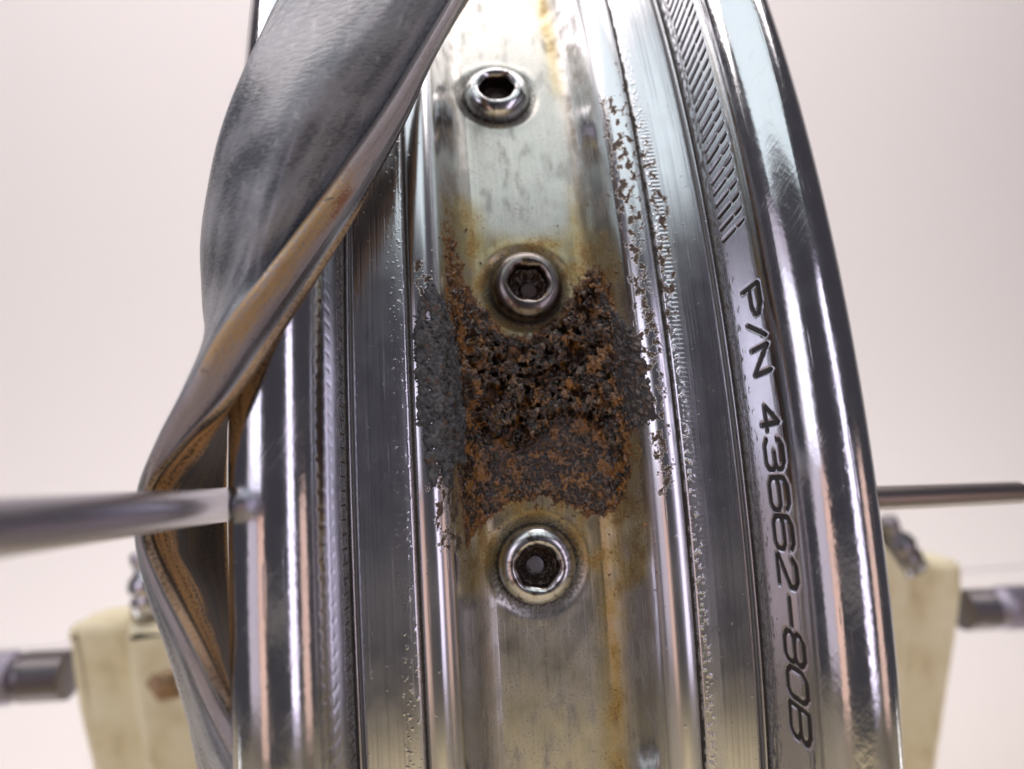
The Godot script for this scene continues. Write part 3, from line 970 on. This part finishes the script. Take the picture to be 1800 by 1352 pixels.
# ---------------------------------------------------------------- rods and stand
func make_rods() -> void:
	var m := mat("brushed steel", Color(0.50, 0.48, 0.53), 0.27, 1.0)
	var n := noise_image_texture()
	m.heightmap_enabled = true
	m.heightmap_texture = n
	m.heightmap_scale = 0.004
	m.uv1_triplanar = true
	m.uv1_scale = Vector3(700, 90, 90)
	var a := at(-60, 934, 45)
	var b := at(427, 884, 90)
	var len1 := a.distance_to(b)
	var o := part("gauge_rod", turned(a, b, [[-30.0, 0.001], [-30.0, 2.2], [len1 - 0.3, 2.2], [len1, 1.9], [len1, 0.001]], 64), m, self)
	tag(o, "thick brushed steel rod on the left, in front of the rubber strip", "rod")
	a = at(1515, 877, 118)
	b = at(1792, 866, 132)
	var len2 := a.distance_to(b)
	o = part("gauge_rod", turned(a, b, [[0.0, 0.001], [0.0, 2.2], [len2 - 0.5, 2.2], [len2, 1.8], [len2, 0.001]], 48), mat("dull steel", Color(0.30, 0.27, 0.26), 0.38, 1.0), self)
	tag(o, "thin dull steel rod behind the right lip of the rim", "rod")


func noise_image_texture() -> ImageTexture:
	return ImageTexture.create_from_image(n2.get_seamless_image(256, 256))


# a plate with rounded edges: outline in the plane z, thickness going back
func plate(outline: PackedVector2Array, z: float, thick: float, bevel: float) -> ArrayMesh:
	var dense := PackedVector2Array()
	var n := outline.size()
	for i in n:
		for k in 6:
			dense.append(outline[i].cubic_interpolate(outline[(i + 1) % n], outline[(i - 1 + n) % n], outline[(i + 2) % n], k / 6.0))
	if Geometry2D.is_polygon_clockwise(dense):
		dense.reverse()
	var m := dense.size()
	var inward := PackedVector2Array()
	for i in m:
		var d := (dense[(i + 1) % m] - dense[(i - 1 + m) % m]).normalized()
		inward.append(Vector2(-d.y, d.x))
	var pts := PackedVector3Array()
	var steps := [[0.0, 1.0], [0.08, 0.6], [0.3, 0.28], [0.6, 0.08], [1.0, 0.0]]
	var rings := 0
	for s in steps:
		for i in m + 1:
			var p: Vector2 = dense[i % m] + inward[i % m] * bevel * s[1]
			pts.append(Vector3(p.x, p.y, z - bevel * s[0]))
		rings += 1
	for s in [[1.0, 0.0], [0.0, 1.0]]:
		for i in m + 1:
			var p: Vector2 = dense[i % m] + inward[i % m] * bevel * s[1]
			pts.append(Vector3(p.x, p.y, z - thick + bevel * s[0]))
		rings += 1
	var mesh := grid_mesh(pts, rings, m + 1, PackedVector2Array(), PackedColorArray(), true, PackedByteArray(), false)
	var st := SurfaceTool.new()
	st.begin(Mesh.PRIMITIVE_TRIANGLES)
	st.append_from(mesh, 0, Transform3D())
	st.deindex()
	var cap := PackedVector2Array()
	for i in m:
		cap.append(dense[i] + inward[i] * bevel)
	var tri := Geometry2D.triangulate_polygon(dense)
	for k in tri.size() / 3:
		for t in [2, 1, 0]:
			st.set_normal(Vector3(0, 0, 1))
			var p := cap[tri[k * 3 + t]]
			st.add_vertex(Vector3(p.x, p.y, z) * MM)
		for t in 3:
			st.set_normal(Vector3(0, 0, -1))
			var p := cap[tri[k * 3 + t]]
			st.add_vertex(Vector3(p.x, p.y, z - thick) * MM)
	return st.commit()


func frame_outline(points: Array, z: float) -> PackedVector2Array:
	var out := PackedVector2Array()
	for k in points.size() / 2:
		var p := at_z(points[2 * k], points[2 * k + 1], z)
		out.append(Vector2(p.x, p.y))
	return out


func threads(length: float, r: float, pitch: float) -> Array:
	var out := [[0.0, 0.001], [0.0, r]]
	var n := int(length / pitch)
	for k in n:
		out.append([(k + 0.15) * pitch, r])
		out.append([(k + 0.5) * pitch, r - 0.45 * pitch])
		out.append([(k + 0.85) * pitch, r])
	out.append([length, r * 0.9])
	out.append([length, 0.001])
	return out


func make_stand() -> void:
	var z := 62.0
	var stand := thing("truing_stand", "pale olive cast wheel stand with two uprights behind the rim", "wheel stand", Vector3(0, -0.42, 0))
	var up := Vector3(0, 0.42, 0)
	var paint := mat("cream paint", Color(1, 1, 1), 0.42)
	var ramp := Gradient.new()
	ramp.offsets = PackedFloat32Array([0.0, 0.22, 0.5, 1.0])
	ramp.colors = PackedColorArray([lin(0.66, 0.58, 0.36), lin(0.78, 0.69, 0.44), lin(0.84, 0.77, 0.52), lin(0.90, 0.84, 0.60)])
	var nt := NoiseTexture2D.new()
	nt.width = 256
	nt.height = 256
	nt.seamless = true
	nt.noise = noise(91, 0.012, 5)
	nt.color_ramp = ramp
	paint.albedo_texture = nt
	paint.heightmap_enabled = true
	paint.heightmap_texture = noise_image_texture()
	paint.heightmap_scale = 0.02
	paint.uv1_triplanar = true
	paint.uv1_scale = Vector3(14, 14, 14)
	var dark := mat("dark steel", Color(0.17, 0.155, 0.16), 0.34, 1.0)
	var bright := mat("bright steel", Color(0.55, 0.55, 0.58), 0.22, 1.0)
	var knob_m := mat("burnished steel", Color(0.33, 0.31, 0.37), 0.4, 1.0)
	# right upright: neck, shoulder, leg
	var right := frame_outline([1500, 880, 1548, 912, 1580, 950, 1610, 978, 1640, 985, 1680, 985, 1695, 996, 1697, 1030, 1690, 1100, 1672, 1220, 1645, 1400, 1600, 1700, 1520, 1700, 1520, 1400, 1520, 1100], z)
	part("upright", plate(right, z, 26.0, 4.5), paint, stand, up)
	var web := frame_outline([1500, 925, 1545, 950, 1578, 985, 1598, 1015, 1600, 1060, 1592, 1150, 1580, 1300, 1560, 1700, 1525, 1700, 1525, 1100], z + 9.0)
	part("raised_web", plate(web, z + 12.0, 12.5, 5.0), paint, stand, up)
	var left := frame_outline([116, 1122, 124, 1104, 150, 1095, 205, 1091, 226, 1076, 238, 1046, 256, 1030, 330, 1030, 400, 1060, 430, 1400, 440, 1700, 210, 1700, 165, 1400, 132, 1250], z)
	part("upright", plate(left, z, 26.0, 4.5), paint, stand, up)
	var webl := frame_outline([222, 1112, 245, 1098, 300, 1090, 380, 1100, 420, 1400, 430, 1700, 300, 1700, 262, 1400, 235, 1230], z + 9.0)
	part("raised_web", plate(webl, z + 12.0, 12.5, 5.0), paint, stand, up)
	# a cross piece and foot join the uprights below the picture
	var foot := frame_outline([120, 1900, 250, 1640, 1560, 1600, 1700, 1850, 1640, 1990, 300, 2010], z)
	part("foot", plate(foot, z + 1.5, 60.0, 5.0), paint, stand, up)
	# adjusting screws
	var a := at_z(1690, 1072, z - 12.0)
	var b := at_z(1800, 1068, z - 12.0)
	b.z = a.z
	part("threaded_stud", turned(a, b, threads(15.0, 9.6, 3.0), 40), dark, stand, up)
	var knob := [[13.5, 0.001], [13.5, 5.5], [15.5, 6.2], [17.5, 8.0], [19.0, 9.4, 1], [22.0, 10.2, 1], [46.0, 10.2, 1], [48.0, 9.0, 1], [48.0, 0.001]]
	part("knurled_knob", turned(a, b, knob, 160, 0.28, 40), knob_m, stand, up)
	a = at_z(122, 1186, z - 12.0)
	b = at_z(0, 1193, z - 12.0)
	b.z = a.z
	part("threaded_stud", turned(a, b, threads(20.0, 10.2, 3.0), 40), dark, stand, up)
	var knob2 := [[18.0, 0.001], [18.0, 7.0], [20.5, 7.6], [21.5, 9.4, 1], [23.0, 10.6, 1], [50.0, 10.6, 1], [52.0, 9.2, 1], [52.0, 0.001]]
	part("knurled_knob", turned(a, b, knob2, 160, 0.28, 40), knob_m, stand, up)
	# clamp screws on the shoulders
	a = at_z(268, 1078, z + 4.0)
	b = at_z(252, 985, z + 4.0)
	var bolt := [[0.0, 0.001], [0.0, 7.4], [7.0, 7.4], [7.4, 6.2], [9.0, 6.6], [12.0, 7.6], [15.5, 6.4], [17.5, 4.2], [20.0, 3.9], [21.0, 4.8], [25.0, 4.8], [26.0, 3.4], [26.0, 0.001]]
	part("clamp_screw", turned(a, b, bolt, 40), bright, stand, up)
	a = at_z(1600, 1000, z + 6.0)
	b = at_z(1562, 925, z + 6.0)
	part("clamp_screw", turned(a, b, bolt, 40), mat("grey steel", Color(0.28, 0.27, 0.28), 0.3, 1.0), stand, up)
	a = at_z(300, 1195, z + 6.0)
	b = at_z(288, 1190, z + 30.0)
	part("brass_nut", turned(a, b, [[0.0, 0.001], [0.0, 8.4], [5.0, 8.4], [6.4, 7.4], [6.6, 4.2], [9.0, 3.8], [9.6, 2.6], [9.7, 0.001]], 6), mat("brass", Color(0.36, 0.25, 0.15), 0.5, 1.0), stand, up)


# ---------------------------------------------------------------- setting
func setting() -> void:
	var paint := mat("off white wall paint", Color(0.80, 0.765, 0.755), 0.7)
	paint.heightmap_enabled = true
	paint.heightmap_texture = noise_image_texture()
	paint.heightmap_scale = 0.05
	paint.uv1_triplanar = true
	paint.uv1_scale = Vector3(8, 8, 8)
	var b := BoxMesh.new()
	b.size = Vector3(5.0, 3.0, 0.1)
	var o := part("wall", b, paint, self, Vector3(0, 0.9, -0.75))
	o.set_meta("kind", "structure")
	b = BoxMesh.new()
	b.size = Vector3(5.0, 0.5, 0.1)
	o = part("wall_panel", b, paint, self, Vector3(0, -0.53, -0.744))
	o.set_meta("kind", "structure")
	b = BoxMesh.new()
	b.size = Vector3(3.0, 0.06, 2.2)
	o = part("bench_top", b, mat("cream bench top", Color(0.70, 0.62, 0.44), 0.6), self, Vector3(0, -0.66, 0.4))
	o.set_meta("kind", "structure")
